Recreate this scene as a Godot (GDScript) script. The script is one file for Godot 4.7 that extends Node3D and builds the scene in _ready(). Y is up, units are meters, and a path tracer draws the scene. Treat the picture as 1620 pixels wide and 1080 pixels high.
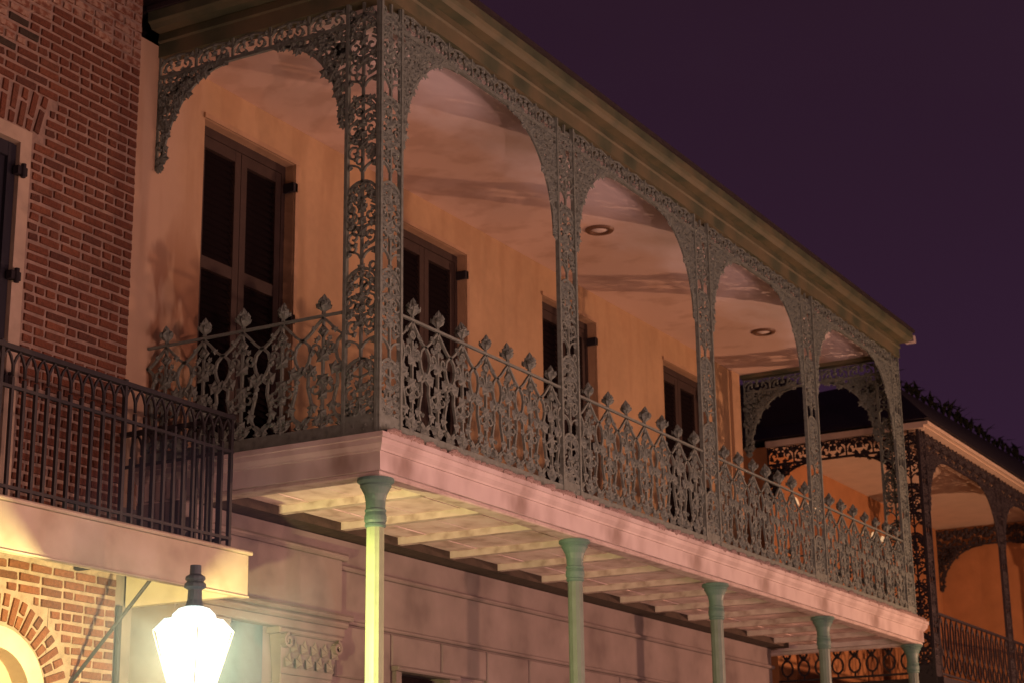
extends Node3D
# Night view of a two-storey house with cast-iron galleries, seen from the street below. y = 0 is the gallery floor; the street lies at G.
const G := -4.5
const WZ := -2.18          # upper wall plane
const ZF := -0.11          # plane of the front ironwork
const XS := 0.11           # plane of the ironwork on the near end
const XE := 11.67          # plane of the ironwork on the far end
var rng := RandomNumberGenerator.new()
var M := {}
var taken := {}

# ------------------------------------------------------------------ shapes
func mb() -> SurfaceTool:
	var st := SurfaceTool.new()
	st.begin(Mesh.PRIMITIVE_TRIANGLES)
	return st

func tri(st: SurfaceTool, a: Vector3, b: Vector3, c: Vector3) -> void:   # a, b, c counter-clockwise seen from outside
	var n := (b - a).cross(c - a).normalized()
	st.set_normal(n); st.add_vertex(a)
	st.set_normal(n); st.add_vertex(c)
	st.set_normal(n); st.add_vertex(b)

func quad(st: SurfaceTool, a: Vector3, b: Vector3, c: Vector3, d: Vector3) -> void:
	tri(st, a, b, c)
	tri(st, a, c, d)

func hexa(st: SurfaceTool, p: Array) -> void:   # p0..3 bottom (ccw from above), p4..7 top
	quad(st, p[0], p[3], p[2], p[1]); quad(st, p[4], p[5], p[6], p[7])
	for i in 4:
		var j := (i + 1) % 4
		quad(st, p[i], p[j], p[4 + j], p[4 + i])

func box(st: SurfaceTool, x0: float, x1: float, y0: float, y1: float, z0: float, z1: float) -> void:
	hexa(st, [Vector3(x0, y0, z1), Vector3(x1, y0, z1), Vector3(x1, y0, z0), Vector3(x0, y0, z0), Vector3(x0, y1, z1), Vector3(x1, y1, z1), Vector3(x1, y1, z0), Vector3(x0, y1, z0)])

func cbox(st: SurfaceTool, x0: float, x1: float, y0: float, y1: float, z0: float, z1: float, c: float) -> void:  # box whose front (+z) edges are chamfered
	box(st, x0, x1, y0, y1, z0, z1 - c)
	var a := [Vector3(x0, y0, z1 - c), Vector3(x1, y0, z1 - c), Vector3(x1, y1, z1 - c), Vector3(x0, y1, z1 - c)]
	var b := [Vector3(x0 + c, y0 + c, z1), Vector3(x1 - c, y0 + c, z1), Vector3(x1 - c, y1 - c, z1), Vector3(x0 + c, y1 - c, z1)]
	quad(st, b[0], b[1], b[2], b[3])
	for i in 4:
		var j := (i + 1) % 4
		quad(st, a[i], a[j], b[j], b[i])

func bar(st: SurfaceTool, a: Vector3, b: Vector3, r: float, sides := 6, r2 := -1.0) -> void:
	if r2 < 0.0: r2 = r
	var d := (b - a).normalized()
	var u := d.cross(Vector3.UP if absf(d.y) < 0.9 else Vector3.RIGHT).normalized()
	var v := d.cross(u)
	var pa := []; var pb := []
	for i in sides:
		var t := TAU * i / sides
		var o := u * cos(t) + v * sin(t)
		pa.append(a + o * r); pb.append(b + o * r2)
	for i in sides:
		var j := (i + 1) % sides
		quad(st, pa[i], pa[j], pb[j], pb[i])
		tri(st, a, pa[j], pa[i]); tri(st, b, pb[i], pb[j])

func lathe(st: SurfaceTool, prof: Array, at: Vector3, seg := 16, flute := 0.0) -> void:   # prof: Vector2(radius, y)
	for k in prof.size() - 1:
		for i in seg:
			var q := []
			for e in [[k, i], [k, i + 1], [k + 1, i + 1], [k + 1, i]]:
				var t: float = TAU * e[1] / seg
				var r: float = prof[e[0]].x * (1.0 - (flute if int(e[1]) % 2 == 1 else 0.0))
				q.append(at + Vector3(cos(t) * r, prof[e[0]].y, -sin(t) * r))
			quad(st, q[0], q[1], q[2], q[3])

func rib(st: SurfaceTool, pts: Array, w: float, d: float) -> void:   # flat bar that follows pts (Vector2) in the panel plane
	var n := pts.size()
	var l := []; var r := []
	for i in n:
		var t: Vector2 = (pts[mini(i + 1, n - 1)] - pts[maxi(i - 1, 0)]).normalized()
		if pts[0].is_equal_approx(pts[n - 1]) and (i == 0 or i == n - 1): t = (pts[1] - pts[n - 2]).normalized()
		var o := Vector2(-t.y, t.x) * w * 0.5
		l.append(pts[i] + o); r.append(pts[i] - o)
	var h := d * 0.5
	for i in n - 1:
		var a: Vector2 = r[i]; var b: Vector2 = r[i + 1]; var c: Vector2 = l[i + 1]; var e: Vector2 = l[i]
		var A := Vector3(a.x, a.y, h); var B := Vector3(b.x, b.y, h); var C := Vector3(c.x, c.y, h); var E := Vector3(e.x, e.y, h)
		var z := Vector3(0, 0, -d)
		quad(st, A, B, C, E); quad(st, A + z, E + z, C + z, B + z)
		quad(st, A + z, B + z, B, A); quad(st, E, C, C + z, E + z)

func arc(c: Vector2, rx: float, ry: float, a0: float, a1: float, n: int) -> Array:
	var p := []
	for i in n + 1:
		var t := a0 + (a1 - a0) * i / n
		p.append(c + Vector2(cos(t) * rx, sin(t) * ry))
	return p

func spiral(c: Vector2, r0: float, r1: float, a0: float, a1: float, n: int) -> Array:
	var p := []
	for i in n + 1:
		var f := float(i) / n
		var t := a0 + (a1 - a0) * f
		p.append(c + Vector2(cos(t), sin(t)) * lerpf(r0, r1, f))
	return p

func leaf(st: SurfaceTool, p: Vector2, ang: float, s: float, d := 0.02, xf := Transform3D.IDENTITY) -> void:   # five-lobed leaf, ridged
	var rad := [1.0, 0.62, 0.86, 0.5, 0.66, 0.32, 0.66, 0.5, 0.86, 0.62]
	var az := [0.0, 24.0, 52.0, 84.0, 118.0, 180.0, 242.0, 276.0, 308.0, 336.0]
	var o := []
	for i in 10:
		var t: float = ang + deg_to_rad(az[i])
		o.append(Vector3(p.x + cos(t) * s * rad[i], p.y + sin(t) * s * rad[i], 0.3 * d if i % 2 == 0 else 0.0))
	var f := Vector3(p.x, p.y, d); var b := Vector3(p.x, p.y, -d * 0.6)
	for i in 10:
		var j := (i + 1) % 10
		tri(st, xf * f, xf * o[i], xf * o[j]); tri(st, xf * b, xf * o[j], xf * o[i])

func blob(st: SurfaceTool, p: Vector3, r: Vector3) -> void:     # small octahedral lump, bevelled once
	var v := [Vector3(r.x, 0, 0), Vector3(0, 0, -r.z), Vector3(-r.x, 0, 0), Vector3(0, 0, r.z)]
	for s in [1.0, -1.0]:
		var top := p + Vector3(0, r.y * s, 0)
		for i in 4:
			var a: Vector3 = p + v[i]; var b: Vector3 = p + v[(i + 1) % 4]
			var ma: Vector3 = p + (v[i] * 0.72 + Vector3(0, r.y * s * 0.7, 0)); var mc: Vector3 = p + (v[(i + 1) % 4] * 0.72 + Vector3(0, r.y * s * 0.7, 0))
			if s > 0:
				quad(st, a, b, mc, ma); tri(st, ma, mc, top)
			else:
				quad(st, b, a, ma, mc); tri(st, mc, ma, top)

func done(st: SurfaceTool) -> ArrayMesh:
	st.index()
	return st.commit()

func extr(st: SurfaceTool, prof: Array, path: Array) -> void:
	# moulding: prof = Vector2(outward, y), listed from top to bottom on the outer side; path = [[origin, outward direction] ...]
	for k in path.size() - 1:
		for i in prof.size() - 1:
			var p: Array = []
			for e in [[k, i], [k, i + 1], [k + 1, i + 1], [k + 1, i]]:
				var s = path[e[0]]
				p.append(s[0] + s[1] * prof[e[1]].x + Vector3(0, prof[e[1]].y, 0))
			quad(st, p[0], p[1], p[2], p[3])
	for e in [0, path.size() - 1]:
		var c: Array = []
		for q in prof:
			c.append(path[e][0] + path[e][1] * q.x + Vector3(0, q.y, 0))
		for i in range(1, c.size() - 1):
			if e == 0: tri(st, c[0], c[i + 1], c[i])
			else: tri(st, c[0], c[i], c[i + 1])

# ------------------------------------------------------------------ nodes
func nm(called: String) -> String:
	if not taken.has(called):
		taken[called] = 0
		return called
	taken[called] += 1
	return "%s_%03d" % [called, taken[called]]

func thing(called: String, label: String, category: String, at := Vector3.ZERO, group := "") -> Node3D:
	var o := Node3D.new()
	o.name = nm(called)
	add_child(o, true)
	o.position = at
	o.set_meta("label", label); o.set_meta("category", category)
	if group: o.set_meta("group", group)
	return o

func put(parent: Node3D, called: String, mesh: Mesh, mat: Material, at := Vector3.ZERO, turn := 0.0, label := "") -> MeshInstance3D:
	# at is in world axes, relative to the parent
	var m := MeshInstance3D.new()
	m.name = called
	m.mesh = mesh
	m.material_override = mat
	parent.add_child(m, true)
	m.position = at
	m.rotation.y = turn
	if label: m.set_meta("label", label)
	return m

func pw(parent: Node3D, called: String, st: SurfaceTool, mat: Material, label := "") -> MeshInstance3D:   # mesh given in world coordinates
	var base := Vector3.ZERO
	var p: Node = parent
	while p is Node3D and p != self:
		base += p.position
		p = p.get_parent()
	return put(parent, called, done(st), mat, -base, 0.0, label)

func struct(called: String, st: SurfaceTool, mat: Material) -> void:
	var m := put(self, called, done(st), mat)
	m.set_meta("kind", "structure")

# ------------------------------------------------------------------ materials
func lin(r: float, g: float, b: float) -> Color:
	return Color(r, g, b).linear_to_srgb()

func plain(r: float, g: float, b: float, rough := 0.7, metal := 0.0) -> StandardMaterial3D:
	var m := StandardMaterial3D.new()
	m.albedo_color = lin(r, g, b); m.roughness = rough; m.metallic = metal
	return m

func noise_tex(freq: float, stops: Array, sd: int, size := 256, octaves := 4) -> NoiseTexture2D:
	var n := FastNoiseLite.new()
	n.seed = sd; n.frequency = freq; n.fractal_octaves = octaves
	var t := NoiseTexture2D.new()
	t.width = size; t.height = size; t.seamless = true; t.noise = n
	var g := Gradient.new()
	var off := PackedFloat32Array(); var col := PackedColorArray()
	for s in stops:
		off.append(s[0]); col.append(lin(s[1], s[2], s[3]))
	g.offsets = off; g.colors = col
	t.color_ramp = g
	return t

func worn(stops: Array, sd: int, per_m := 0.7, rough := 0.85, bump := 0.4, freq := 0.02) -> StandardMaterial3D:
	var m := StandardMaterial3D.new()
	m.albedo_texture = noise_tex(freq, stops, sd)
	m.uv1_triplanar = true; m.uv1_world_triplanar = true
	m.uv1_scale = Vector3.ONE * per_m
	m.roughness = rough
	if bump > 0.0:
		m.heightmap_enabled = true
		m.heightmap_scale = bump
		m.heightmap_texture = noise_tex(0.06, [[0.0, 0, 0, 0], [1.0, 1, 1, 1]], sd + 7)
	return m

func around(r: float, g: float, b: float, v: float) -> Array:
	return [[0.0, r * (1 - v), g * (1 - v), b * (1 - v)], [0.35, r * (1 - v * 0.3), g * (1 - v * 0.3), b * (1 - v * 0.35)], [0.65, r, g, b], [1.0, r * (1 + v * 0.6), g * (1 + v * 0.6), b * (1 + v * 0.6)]]

func painted(w: int, h: int, fn: Callable) -> ImageTexture:
	var im := Image.create(w, h, false, Image.FORMAT_RGB8)
	for y in h:
		for x in w:
			im.set_pixel(x, y, fn.call(float(x) / w, float(y) / h))
	return ImageTexture.create_from_image(im)

func materials() -> void:
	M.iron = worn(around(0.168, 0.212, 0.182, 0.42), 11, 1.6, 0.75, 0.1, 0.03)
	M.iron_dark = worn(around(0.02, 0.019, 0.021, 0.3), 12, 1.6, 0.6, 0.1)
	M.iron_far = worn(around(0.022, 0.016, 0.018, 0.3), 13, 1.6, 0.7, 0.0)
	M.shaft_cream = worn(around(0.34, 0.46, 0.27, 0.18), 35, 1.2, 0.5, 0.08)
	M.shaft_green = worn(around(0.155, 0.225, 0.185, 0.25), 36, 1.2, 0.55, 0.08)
	M.column = worn(around(0.115, 0.22, 0.185, 0.2), 14, 1.2, 0.5, 0.08)
	M.eave = worn([[0.0, 0.05, 0.07, 0.04], [0.4, 0.085, 0.105, 0.058], [0.6, 0.125, 0.125, 0.068], [1.0, 0.17, 0.15, 0.08]], 15, 0.5, 0.7, 0.2, 0.012)
	M.roof = worn(around(0.03, 0.022, 0.024, 0.3), 16, 1.0, 0.8, 0.3)
	M.fascia = worn([[0.0, 0.27, 0.21, 0.18], [0.3, 0.44, 0.38, 0.35], [0.6, 0.56, 0.50, 0.47], [1.0, 0.62, 0.57, 0.53]], 17, 0.45, 0.6, 0.0, 0.012)
	M.fascia.uv1_scale = Vector3(0.62, 0.34, 0.62)
	M.crust = worn([[0.0, 0.14, 0.09, 0.065], [0.5, 0.42, 0.33, 0.28], [1.0, 0.68, 0.58, 0.52]], 18, 6.0, 0.9, 0.3, 0.05)
	M.joist = worn([[0.0, 0.30, 0.23, 0.20], [0.4, 0.50, 0.43, 0.385], [1.0, 0.60, 0.54, 0.49]], 19, 0.9, 0.7, 0.2)
	M.board = worn([[0.0, 0.42, 0.31, 0.27], [0.35, 0.68, 0.54, 0.50], [0.6, 0.80, 0.66, 0.62], [1.0, 0.85, 0.74, 0.70]], 20, 0.6, 0.75, 0.3)
	M.dark_timber = worn(around(0.05, 0.035, 0.025, 0.5), 21, 1.2, 0.9, 0.3)  # dark timber; on the plate by the wall its darkness paints in shade
	M.stone = worn([[0.0, 0.13, 0.105, 0.10], [0.4, 0.19, 0.16, 0.15], [0.7, 0.215, 0.18, 0.17], [1.0, 0.245, 0.21, 0.20]], 22, 0.3, 0.85, 0.4)
	M.cream = worn([[0.0, 0.36, 0.30, 0.22], [0.5, 0.46, 0.40, 0.30], [1.0, 0.52, 0.46, 0.36]], 23, 0.5, 0.7, 0.15)
	M.mortar = worn(around(0.28, 0.205, 0.16, 0.3), 24, 1.5, 0.95, 0.6)
	M.mortar_old = M.mortar
	M.shutter = worn(around(0.042, 0.026, 0.02, 0.3), 25, 1.0, 0.6, 0.1)
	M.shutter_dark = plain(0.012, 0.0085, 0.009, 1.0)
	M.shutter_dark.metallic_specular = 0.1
	M.blue_door = worn(around(0.05, 0.10, 0.12, 0.25), 26, 1.0, 0.5, 0.0)
	M.casing = worn(around(0.42, 0.28, 0.16, 0.2), 27, 0.8, 0.8, 0.2)
	M.far_wall = worn(around(0.37, 0.17, 0.062, 0.15), 28, 0.5, 0.85, 0.2)
	M.far_ceiling = worn(around(0.62, 0.50, 0.36, 0.12), 29, 0.5, 0.85, 0.1)
	M.asphalt = worn(around(0.07, 0.068, 0.067, 0.25), 30, 0.7, 0.9, 0.4)
	M.pavement = worn(around(0.44, 0.41, 0.39, 0.2), 31, 0.5, 0.9, 0.3)
	M.dark = plain(0.012, 0.009, 0.012, 0.9)
	M.fern = plain(0.03, 0.035, 0.018, 0.9)
	M.pink_panel = worn(around(0.52, 0.36, 0.26, 0.15), 32, 0.7, 0.7, 0.1)
	M.frame_paint = worn(around(0.42, 0.34, 0.25, 0.2), 33, 0.8, 0.8, 0.2)
	M.door_blue = plain(0.012, 0.012, 0.02, 0.6)
	M.far_door = worn(around(0.22, 0.09, 0.03, 0.2), 34, 0.7, 0.8, 0.1)
	M.trim_ring = plain(0.16, 0.09, 0.05, 0.5)
	M.reflector = plain(0.8, 0.74, 0.66, 0.35)
	M.brick = []
	var tones := [[0.155, 0.054, 0.027], [0.13, 0.045, 0.023], [0.18, 0.066, 0.032], [0.10, 0.038, 0.022], [0.145, 0.057, 0.03]]
	for i in tones.size():
		M.brick.append(worn(around(tones[i][0], tones[i][1], tones[i][2], 0.35), 40 + i, 3.0, 0.9, 0.5, 0.03))
	M.brick_limed = worn([[0.0, 0.12, 0.05, 0.03], [0.4, 0.2, 0.085, 0.05], [0.6, 0.30, 0.2, 0.14], [1.0, 0.36, 0.27, 0.2]], 47, 2.0, 0.95, 0.5, 0.02)
	M.brick_mould = worn(around(0.045, 0.032, 0.02, 0.4), 48, 2.0, 0.95, 0.4)
	# ochre plaster of the gallery wall with its damp stains
	var n1 := FastNoiseLite.new(); n1.seed = 5; n1.frequency = 1.0; n1.fractal_octaves = 5
	var n2 := FastNoiseLite.new(); n2.seed = 9; n2.frequency = 1.0; n2.fractal_octaves = 4
	M.wall = StandardMaterial3D.new()
	M.wall.roughness = 0.9
	M.wall.albedo_texture = painted(1024, 320, func(u: float, v: float) -> Color:
		var x := -0.2 + u * 12.0; var y := 3.4 - v * 3.6
		var c := Vector3(0.45, 0.31, 0.168) * (1.0 + 0.16 * n1.get_noise_2d(x * 0.9, y * 0.9) + 0.06 * n2.get_noise_2d(x * 9.0, y * 9.0))
		var pale := smoothstep(1.0, 0.1, x + 0.25 * n1.get_noise_2d(x * 2.0, y))                   # bare, greyer plaster beside the brick house
		c = c.lerp(Vector3(0.46, 0.34, 0.235), pale * 0.85)
		var damp := smoothstep(0.02, 0.32, n2.get_noise_2d(x * 2.6, y * 0.9 + 3.0) + 0.22 - 0.8 * absf(x - 0.42 - (y - 1.6) * 0.16)) * smoothstep(2.3, 1.3, y)
		c = c.lerp(Vector3(0.24, 0.105, 0.05), damp * 0.75)
		var run := smoothstep(0.1, 0.5, n1.get_noise_2d(x * 3.0, y * 0.5) + 0.25 * smoothstep(2.4, 3.3, y))
		c = c.lerp(Vector3(0.30, 0.165, 0.075), run * 0.22)
		return lin(c.x, c.y, c.z))
	M.ceiling = StandardMaterial3D.new()
	M.ceiling.roughness = 0.9
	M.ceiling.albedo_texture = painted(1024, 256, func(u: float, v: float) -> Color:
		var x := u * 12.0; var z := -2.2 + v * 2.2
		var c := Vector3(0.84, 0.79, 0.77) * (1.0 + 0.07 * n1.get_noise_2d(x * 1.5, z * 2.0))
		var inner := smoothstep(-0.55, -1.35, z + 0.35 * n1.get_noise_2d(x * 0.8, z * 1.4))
		c = c.lerp(Vector3(0.62, 0.435, 0.28), inner * 0.75)  # orange light bounced off the wall, painted in along with brown staining
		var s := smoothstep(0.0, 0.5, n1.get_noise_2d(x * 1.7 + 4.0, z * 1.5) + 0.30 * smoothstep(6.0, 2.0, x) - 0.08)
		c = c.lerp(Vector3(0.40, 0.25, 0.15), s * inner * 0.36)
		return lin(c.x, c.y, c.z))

func uv_sheet(a: Vector3, b: Vector3, c: Vector3, d: Vector3, uv: Array) -> SurfaceTool:   # ccw seen from outside
	var st := mb()
	var n := (b - a).cross(c - a).normalized()
	var p := [a, b, c, d]
	for i in [0, 2, 1, 0, 3, 2]:
		st.set_normal(n); st.set_uv(uv[i]); st.add_vertex(p[i])
	return st

# ------------------------------------------------------------------ lace ironwork, built flat: x along, y up, z out
func lace_rail_unit(sd: int) -> ArrayMesh:      # 0.346 wide, 0.06..0.92 high
	var st := mb(); var d := 0.02
	for s in [-1.0, 1.0]:
		rib(st, [Vector2(0.0, 0.905), Vector2(s * 0.05, 0.86), Vector2(s * 0.11, 0.80), Vector2(s * 0.173, 0.755)], 0.016, d)
		rib(st, [Vector2(s * 0.173, 0.77), Vector2(s * 0.12, 0.72), Vector2(s * 0.105, 0.66), Vector2(s * 0.12, 0.60), Vector2(s * 0.15, 0.55), Vector2(s * 0.173, 0.53)], 0.018, d)
		rib(st, [Vector2(s * 0.173, 0.53), Vector2(s * 0.12, 0.49), Vector2(s * 0.125, 0.42), Vector2(s * 0.10, 0.33), Vector2(s * 0.085, 0.25), Vector2(s * 0.12, 0.18), Vector2(s * 0.173, 0.14)], 0.018, d)
		rib(st, spiral(Vector2(s * 0.06, 0.40), 0.055, 0.014, 1.2, 1.2 + s * 6.5, 9), 0.013, d)
		rib(st, spiral(Vector2(s * 0.07, 0.69), 0.045, 0.012, -1.0, -1.0 - s * 6.0, 8), 0.013, d)
		rib(st, arc(Vector2(s * 0.1, 0.14), 0.072, 0.06, 0.2, PI - 0.2, 6), 0.014, d)
		leaf(st, Vector2(s * 0.085, 0.53), PI / 2 - s * 1.3, 0.075)
		leaf(st, Vector2(s * 0.15, 0.545), PI / 2 - s * 1.57, 0.05)
		leaf(st, Vector2(s * 0.075, 0.275), -PI / 2 + s * 0.6, 0.064)
		leaf(st, Vector2(s * 0.05, 0.16), PI / 2 + s * 0.8, 0.058)
		leaf(st, Vector2(s * 0.11, 0.40), s * 0.5, 0.036)
		leaf(st, Vector2(s * 0.14, 0.13), PI / 2 - s * 0.6, 0.05)
		leaf(st, Vector2(s * 0.10, 0.655), PI / 2 + s * 0.5, 0.036)
		leaf(st, Vector2(s * 0.05, 0.745), PI / 2 - s * 0.9, 0.034)
	rib(st, [Vector2(0, 0.85), Vector2(0.035, 0.805), Vector2(0, 0.765), Vector2(-0.035, 0.805), Vector2(0, 0.85)], 0.014, d)
	rib(st, [Vector2(0, 0.92), Vector2(0, 0.07)], 0.018, d)
	rng.seed = sd
	for k in 26:
		var yy := rng.randf_range(0.12, 0.84)
		var xx := rng.randf_range(-1.0, 1.0) * lerpf(0.10, 0.15, absf(sin(yy * 9.0)))
		leaf(st, Vector2(xx, yy), rng.randf() * TAU, rng.randf_range(0.02, 0.042), rng.randf_range(0.014, 0.03))
	leaf(st, Vector2(0, 0.62), PI / 2, 0.095)
	leaf(st, Vector2(0, 0.47), -PI / 2, 0.088)
	leaf(st, Vector2(0, 0.34), PI / 2, 0.07)
	leaf(st, Vector2(0, 0.225), -PI / 2, 0.066)
	leaf(st, Vector2(0, 0.11), PI / 2, 0.055)
	leaf(st, Vector2(0, 0.80), PI / 2, 0.04)
	return done(st)

func finial_mesh() -> ArrayMesh:
	var st := mb()
	lathe(st, [Vector2(0.0, 0.0), Vector2(0.018, 0.002), Vector2(0.014, 0.02), Vector2(0.028, 0.03), Vector2(0.046, 0.046), Vector2(0.05, 0.06), Vector2(0.044, 0.08), Vector2(0.03, 0.10), Vector2(0.022, 0.125), Vector2(0.0, 0.155)], Vector3.ZERO, 12, 0.3)
	for i in 6:
		var up := 0.0 if i % 2 == 0 else 1.0
		var b := Basis(Vector3.UP, TAU * i / 6)
		leaf(st, Vector2.ZERO, PI / 2, 0.036, 0.018, Transform3D(b * Basis(Vector3.RIGHT, 0.25 - 0.5 * up), b * Vector3(0, 0.06 + 0.024 * up, 0.044 - 0.01 * up)))
	return done(st)

func lace_post(w: float, h: float) -> ArrayMesh:      # ornament between the two bars of a post
	var st := mb(); var d := 0.018
	var unit := 0.62
	var n := int(round(h / unit)); unit = h / n
	var W := w * 0.5
	for k in n:
		var y := k * unit
		rib(st, [Vector2(0, y), Vector2(0, y + unit)], 0.02, d)
		for s in [-1.0, 1.0]:
			rib(st, arc(Vector2(s * W * 0.98, y - 0.02), W * 0.9, 0.07, PI / 2, PI / 2 + s * 1.5, 5), 0.014, d)
			leaf(st, Vector2(s * W * 0.74, y + 0.02), PI / 2 - s * 0.4, 0.04)
		for s in [-1.0, 1.0]:
			rib(st, spiral(Vector2(s * W * 0.5, y + 0.22 * unit), W * 0.42, 0.012, -PI / 2, -PI / 2 + s * 7.0, 10), 0.014, d)
			rib(st, spiral(Vector2(s * W * 0.52, y + 0.47 * unit), W * 0.44, 0.012, PI / 2, PI / 2 - s * 7.0, 10), 0.014, d)
			rib(st, [Vector2(0, y + 0.33 * unit), Vector2(s * W * 0.5, y + 0.35 * unit), Vector2(s * W, y + 0.33 * unit)], 0.014, d)
			leaf(st, Vector2(s * W * 0.55, y + 0.36 * unit), PI / 2 - s * 0.9, 0.052)
			leaf(st, Vector2(s * W * 0.72, y + 0.6 * unit), PI / 2 - s * 0.5, 0.045)
			leaf(st, Vector2(s * W * 0.35, y + 0.13 * unit), PI / 2 - s * 1.2, 0.038)
			rib(st, [Vector2(s * W, y + 0.62 * unit), Vector2(s * W * 0.6, y + 0.7 * unit), Vector2(0, y + 0.66 * unit)], 0.014, d)
		rib(st, arc(Vector2(0, y + 0.66 * unit), W * 0.98, 0.2 * unit, 0.0, PI, 10), 0.02, d)
		for j in 5:
			var t := PI * (0.12 + 0.19 * j)
			leaf(st, Vector2(cos(t) * W * 0.62, y + 0.66 * unit + sin(t) * 0.125 * unit), t, 0.05)
		leaf(st, Vector2(0, y + 0.27 * unit), PI / 2, 0.075)
		leaf(st, Vector2(0, y + 0.53 * unit), PI / 2, 0.07)
		leaf(st, Vector2(0, y + 0.42 * unit), -PI / 2, 0.065)
		rng.seed = 60 + k
		for j in 34:
			var p := Vector2(rng.randf_range(-0.92, 0.92) * W, y + rng.randf_range(0.08, 0.9) * unit)
			if j % 4 == 0: rib(st, arc(p.clamp(Vector2(-W + 0.03, 0), Vector2(W - 0.03, 99)), 0.028, 0.028, 0, TAU, 8), 0.013, d)
			else: leaf(st, p, rng.randf() * TAU, rng.randf_range(0.026, 0.044))
	return done(st)

func lace_frieze(w: float, h: float, unit: float) -> ArrayMesh:    # hangs between y = 0 and y = h
	var st := mb(); var d := 0.018
	var n := maxi(1, int(round(w / unit))); unit = w / n
	for k in n + 1:
		rib(st, [Vector2(k * unit, 0), Vector2(k * unit, h)], 0.018, d)
	for k in n:
		var x := (k + 0.5) * unit
		for s in [-1.0, 1.0]:
			rib(st, spiral(Vector2(x + s * unit * 0.24, h * 0.42), h * 0.3, 0.012, -PI / 2 - s * 0.5, -PI / 2 + s * 5.6, 10), 0.014, d)
			leaf(st, Vector2(x + s * unit * 0.2, h * 0.62), PI / 2 - s * 1.1, h * 0.27)
			leaf(st, Vector2(x + s * unit * 0.34, h * 0.3), -PI / 2 + s * 1.2, h * 0.2)
			rib(st, [Vector2(x, h * 0.95), Vector2(x + s * unit * 0.3, h * 0.85), Vector2(x + s * unit * 0.48, h * 0.55)], 0.013, d)
		leaf(st, Vector2(x, h * 0.45), PI / 2, h * 0.3)
		leaf(st, Vector2(x, h * 0.85), -PI / 2, h * 0.26)
		for s in [-1.0, 1.0]:
			leaf(st, Vector2(x + s * unit * 0.38, h * 0.72), PI / 2 - s * 0.3, h * 0.24)
			leaf(st, Vector2(x + s * unit * 0.13, h * 0.18), -PI / 2 + s * 0.7, h * 0.2)
	return done(st)

func lace_spandrel(L: float, H: float, s: float, leaf_size := 0.062, sd := 3) -> ArrayMesh:
	# corner bracket; the corner lies at the origin, it grows to x = s*L and down to y = -H along an arch
	var st := mb(); var d := 0.018
	rng.seed = sd
	var edge := []
	for i in 15:
		var t := PI / 2 * i / 14.0
		edge.append(Vector2(s * (0.05 + (L - 0.05) * (1.0 - cos(t))), -H * (1.0 - sin(t)) - 0.01))
	rib(st, edge, 0.022, d)
	rib(st, [Vector2(0, 0), Vector2(0, -H)], 0.02, d)
	for i in 15:
		var p: Vector2 = edge[i]
		var out := Vector2(s, -1.0).normalized()
		for k in 2:
			var q := p + out * rng.randf_range(-0.065, -0.005) + Vector2(rng.randf_range(-0.02, 0.02), rng.randf_range(-0.02, 0.02))
			leaf(st, q, atan2(out.y, out.x) + rng.randf_range(-0.9, 0.9), leaf_size * rng.randf_range(0.7, 1.1))
	# branches from the corner out to the edge, rings and leaves between
	for i in range(1, 15, 2):
		var e: Vector2 = edge[i]
		var m := e * 0.55 + Vector2(s * 0.03, -0.05)
		rib(st, [Vector2(s * 0.01, -0.02 - H * 0.5 * (1.0 - i / 15.0)), m, e], 0.014, d)
	var tries := 0
	var made := 0
	while made < int(150 * L * H / 0.72) and tries < 1500:
		tries += 1
		var p := Vector2(s * rng.randf() * L, -rng.randf() * H)
		var f := clampf(1.0 - (absf(p.x) - 0.05) / (L - 0.05), -1.0, 1.0)
		var ey := -H * (1.0 - sqrt(maxf(0.0, 1.0 - f * f))) if absf(p.x) > 0.05 else -H
		if p.y < ey + 0.03: continue
		made += 1
		if made % 3 == 0: rib(st, arc(p, 0.034, 0.034, 0.0, TAU, 8), 0.012, d)
		else: leaf(st, p, rng.randf() * TAU, rng.randf_range(0.026, 0.05))
	return done(st)

var LACE := {}

func railing(called: String, label: String, a: Vector3, w: float, n: int, turn: float, iron: Material, group: String) -> Node3D:
	# a: the corner at the foot; the panel runs along local x for w
	var t := thing(called, label, "railing", a, group)
	t.rotation.y = turn
	rng.seed = int(w * 1000.0)
	var st := mb()
	box(st, 0, w, 0.91, 0.928, -0.011, 0.011)
	put(t, "top_rail", done(st), iron)
	st = mb()
	box(st, 0, w, 0.03, 0.115, -0.013, 0.013)
	put(t, "bottom_rail", done(st), iron)
	for k in n:
		var m := put(t, "lace_panel", LACE.rail[rng.randi() % 4], iron, Vector3((k + 0.5) * w / n, 0, 0))
		m.scale.x = w / n / 0.346
		var f := put(t, "finial", LACE.finial, iron, Vector3((k + 0.5) * w / n, 0.93, 0), rng.randf() * TAU)
		f.rotation.z = rng.randf_range(-0.09, 0.09); f.rotation.x = rng.randf_range(-0.06, 0.06)
		f.scale = Vector3.ONE * rng.randf_range(0.9, 1.08)
	return t

func post(t: Node3D, a: Vector3, w: float, h: float, turn: float, iron: Material, lace: Mesh) -> void:
	# one flat panel of an iron post: two bars and the ornament between, as parts of t
	var b := Basis(Vector3.UP, turn)
	var st := mb()
	box(st, -0.013, 0.013, 0, h, -0.018, 0.018)
	var barm := done(st)
	put(t, "bar", barm, iron, a, turn); put(t, "bar", barm, iron, a + b * Vector3(w, 0, 0), turn)
	put(t, "lace_panel", lace, iron, a + b * Vector3(w * 0.5, 0, 0), turn)
	st = mb()
	box(st, 0.013, w - 0.013, 0.0, 0.16, -0.012, 0.012)
	put(t, "foot_plate", done(st), iron, a, turn)

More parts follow.
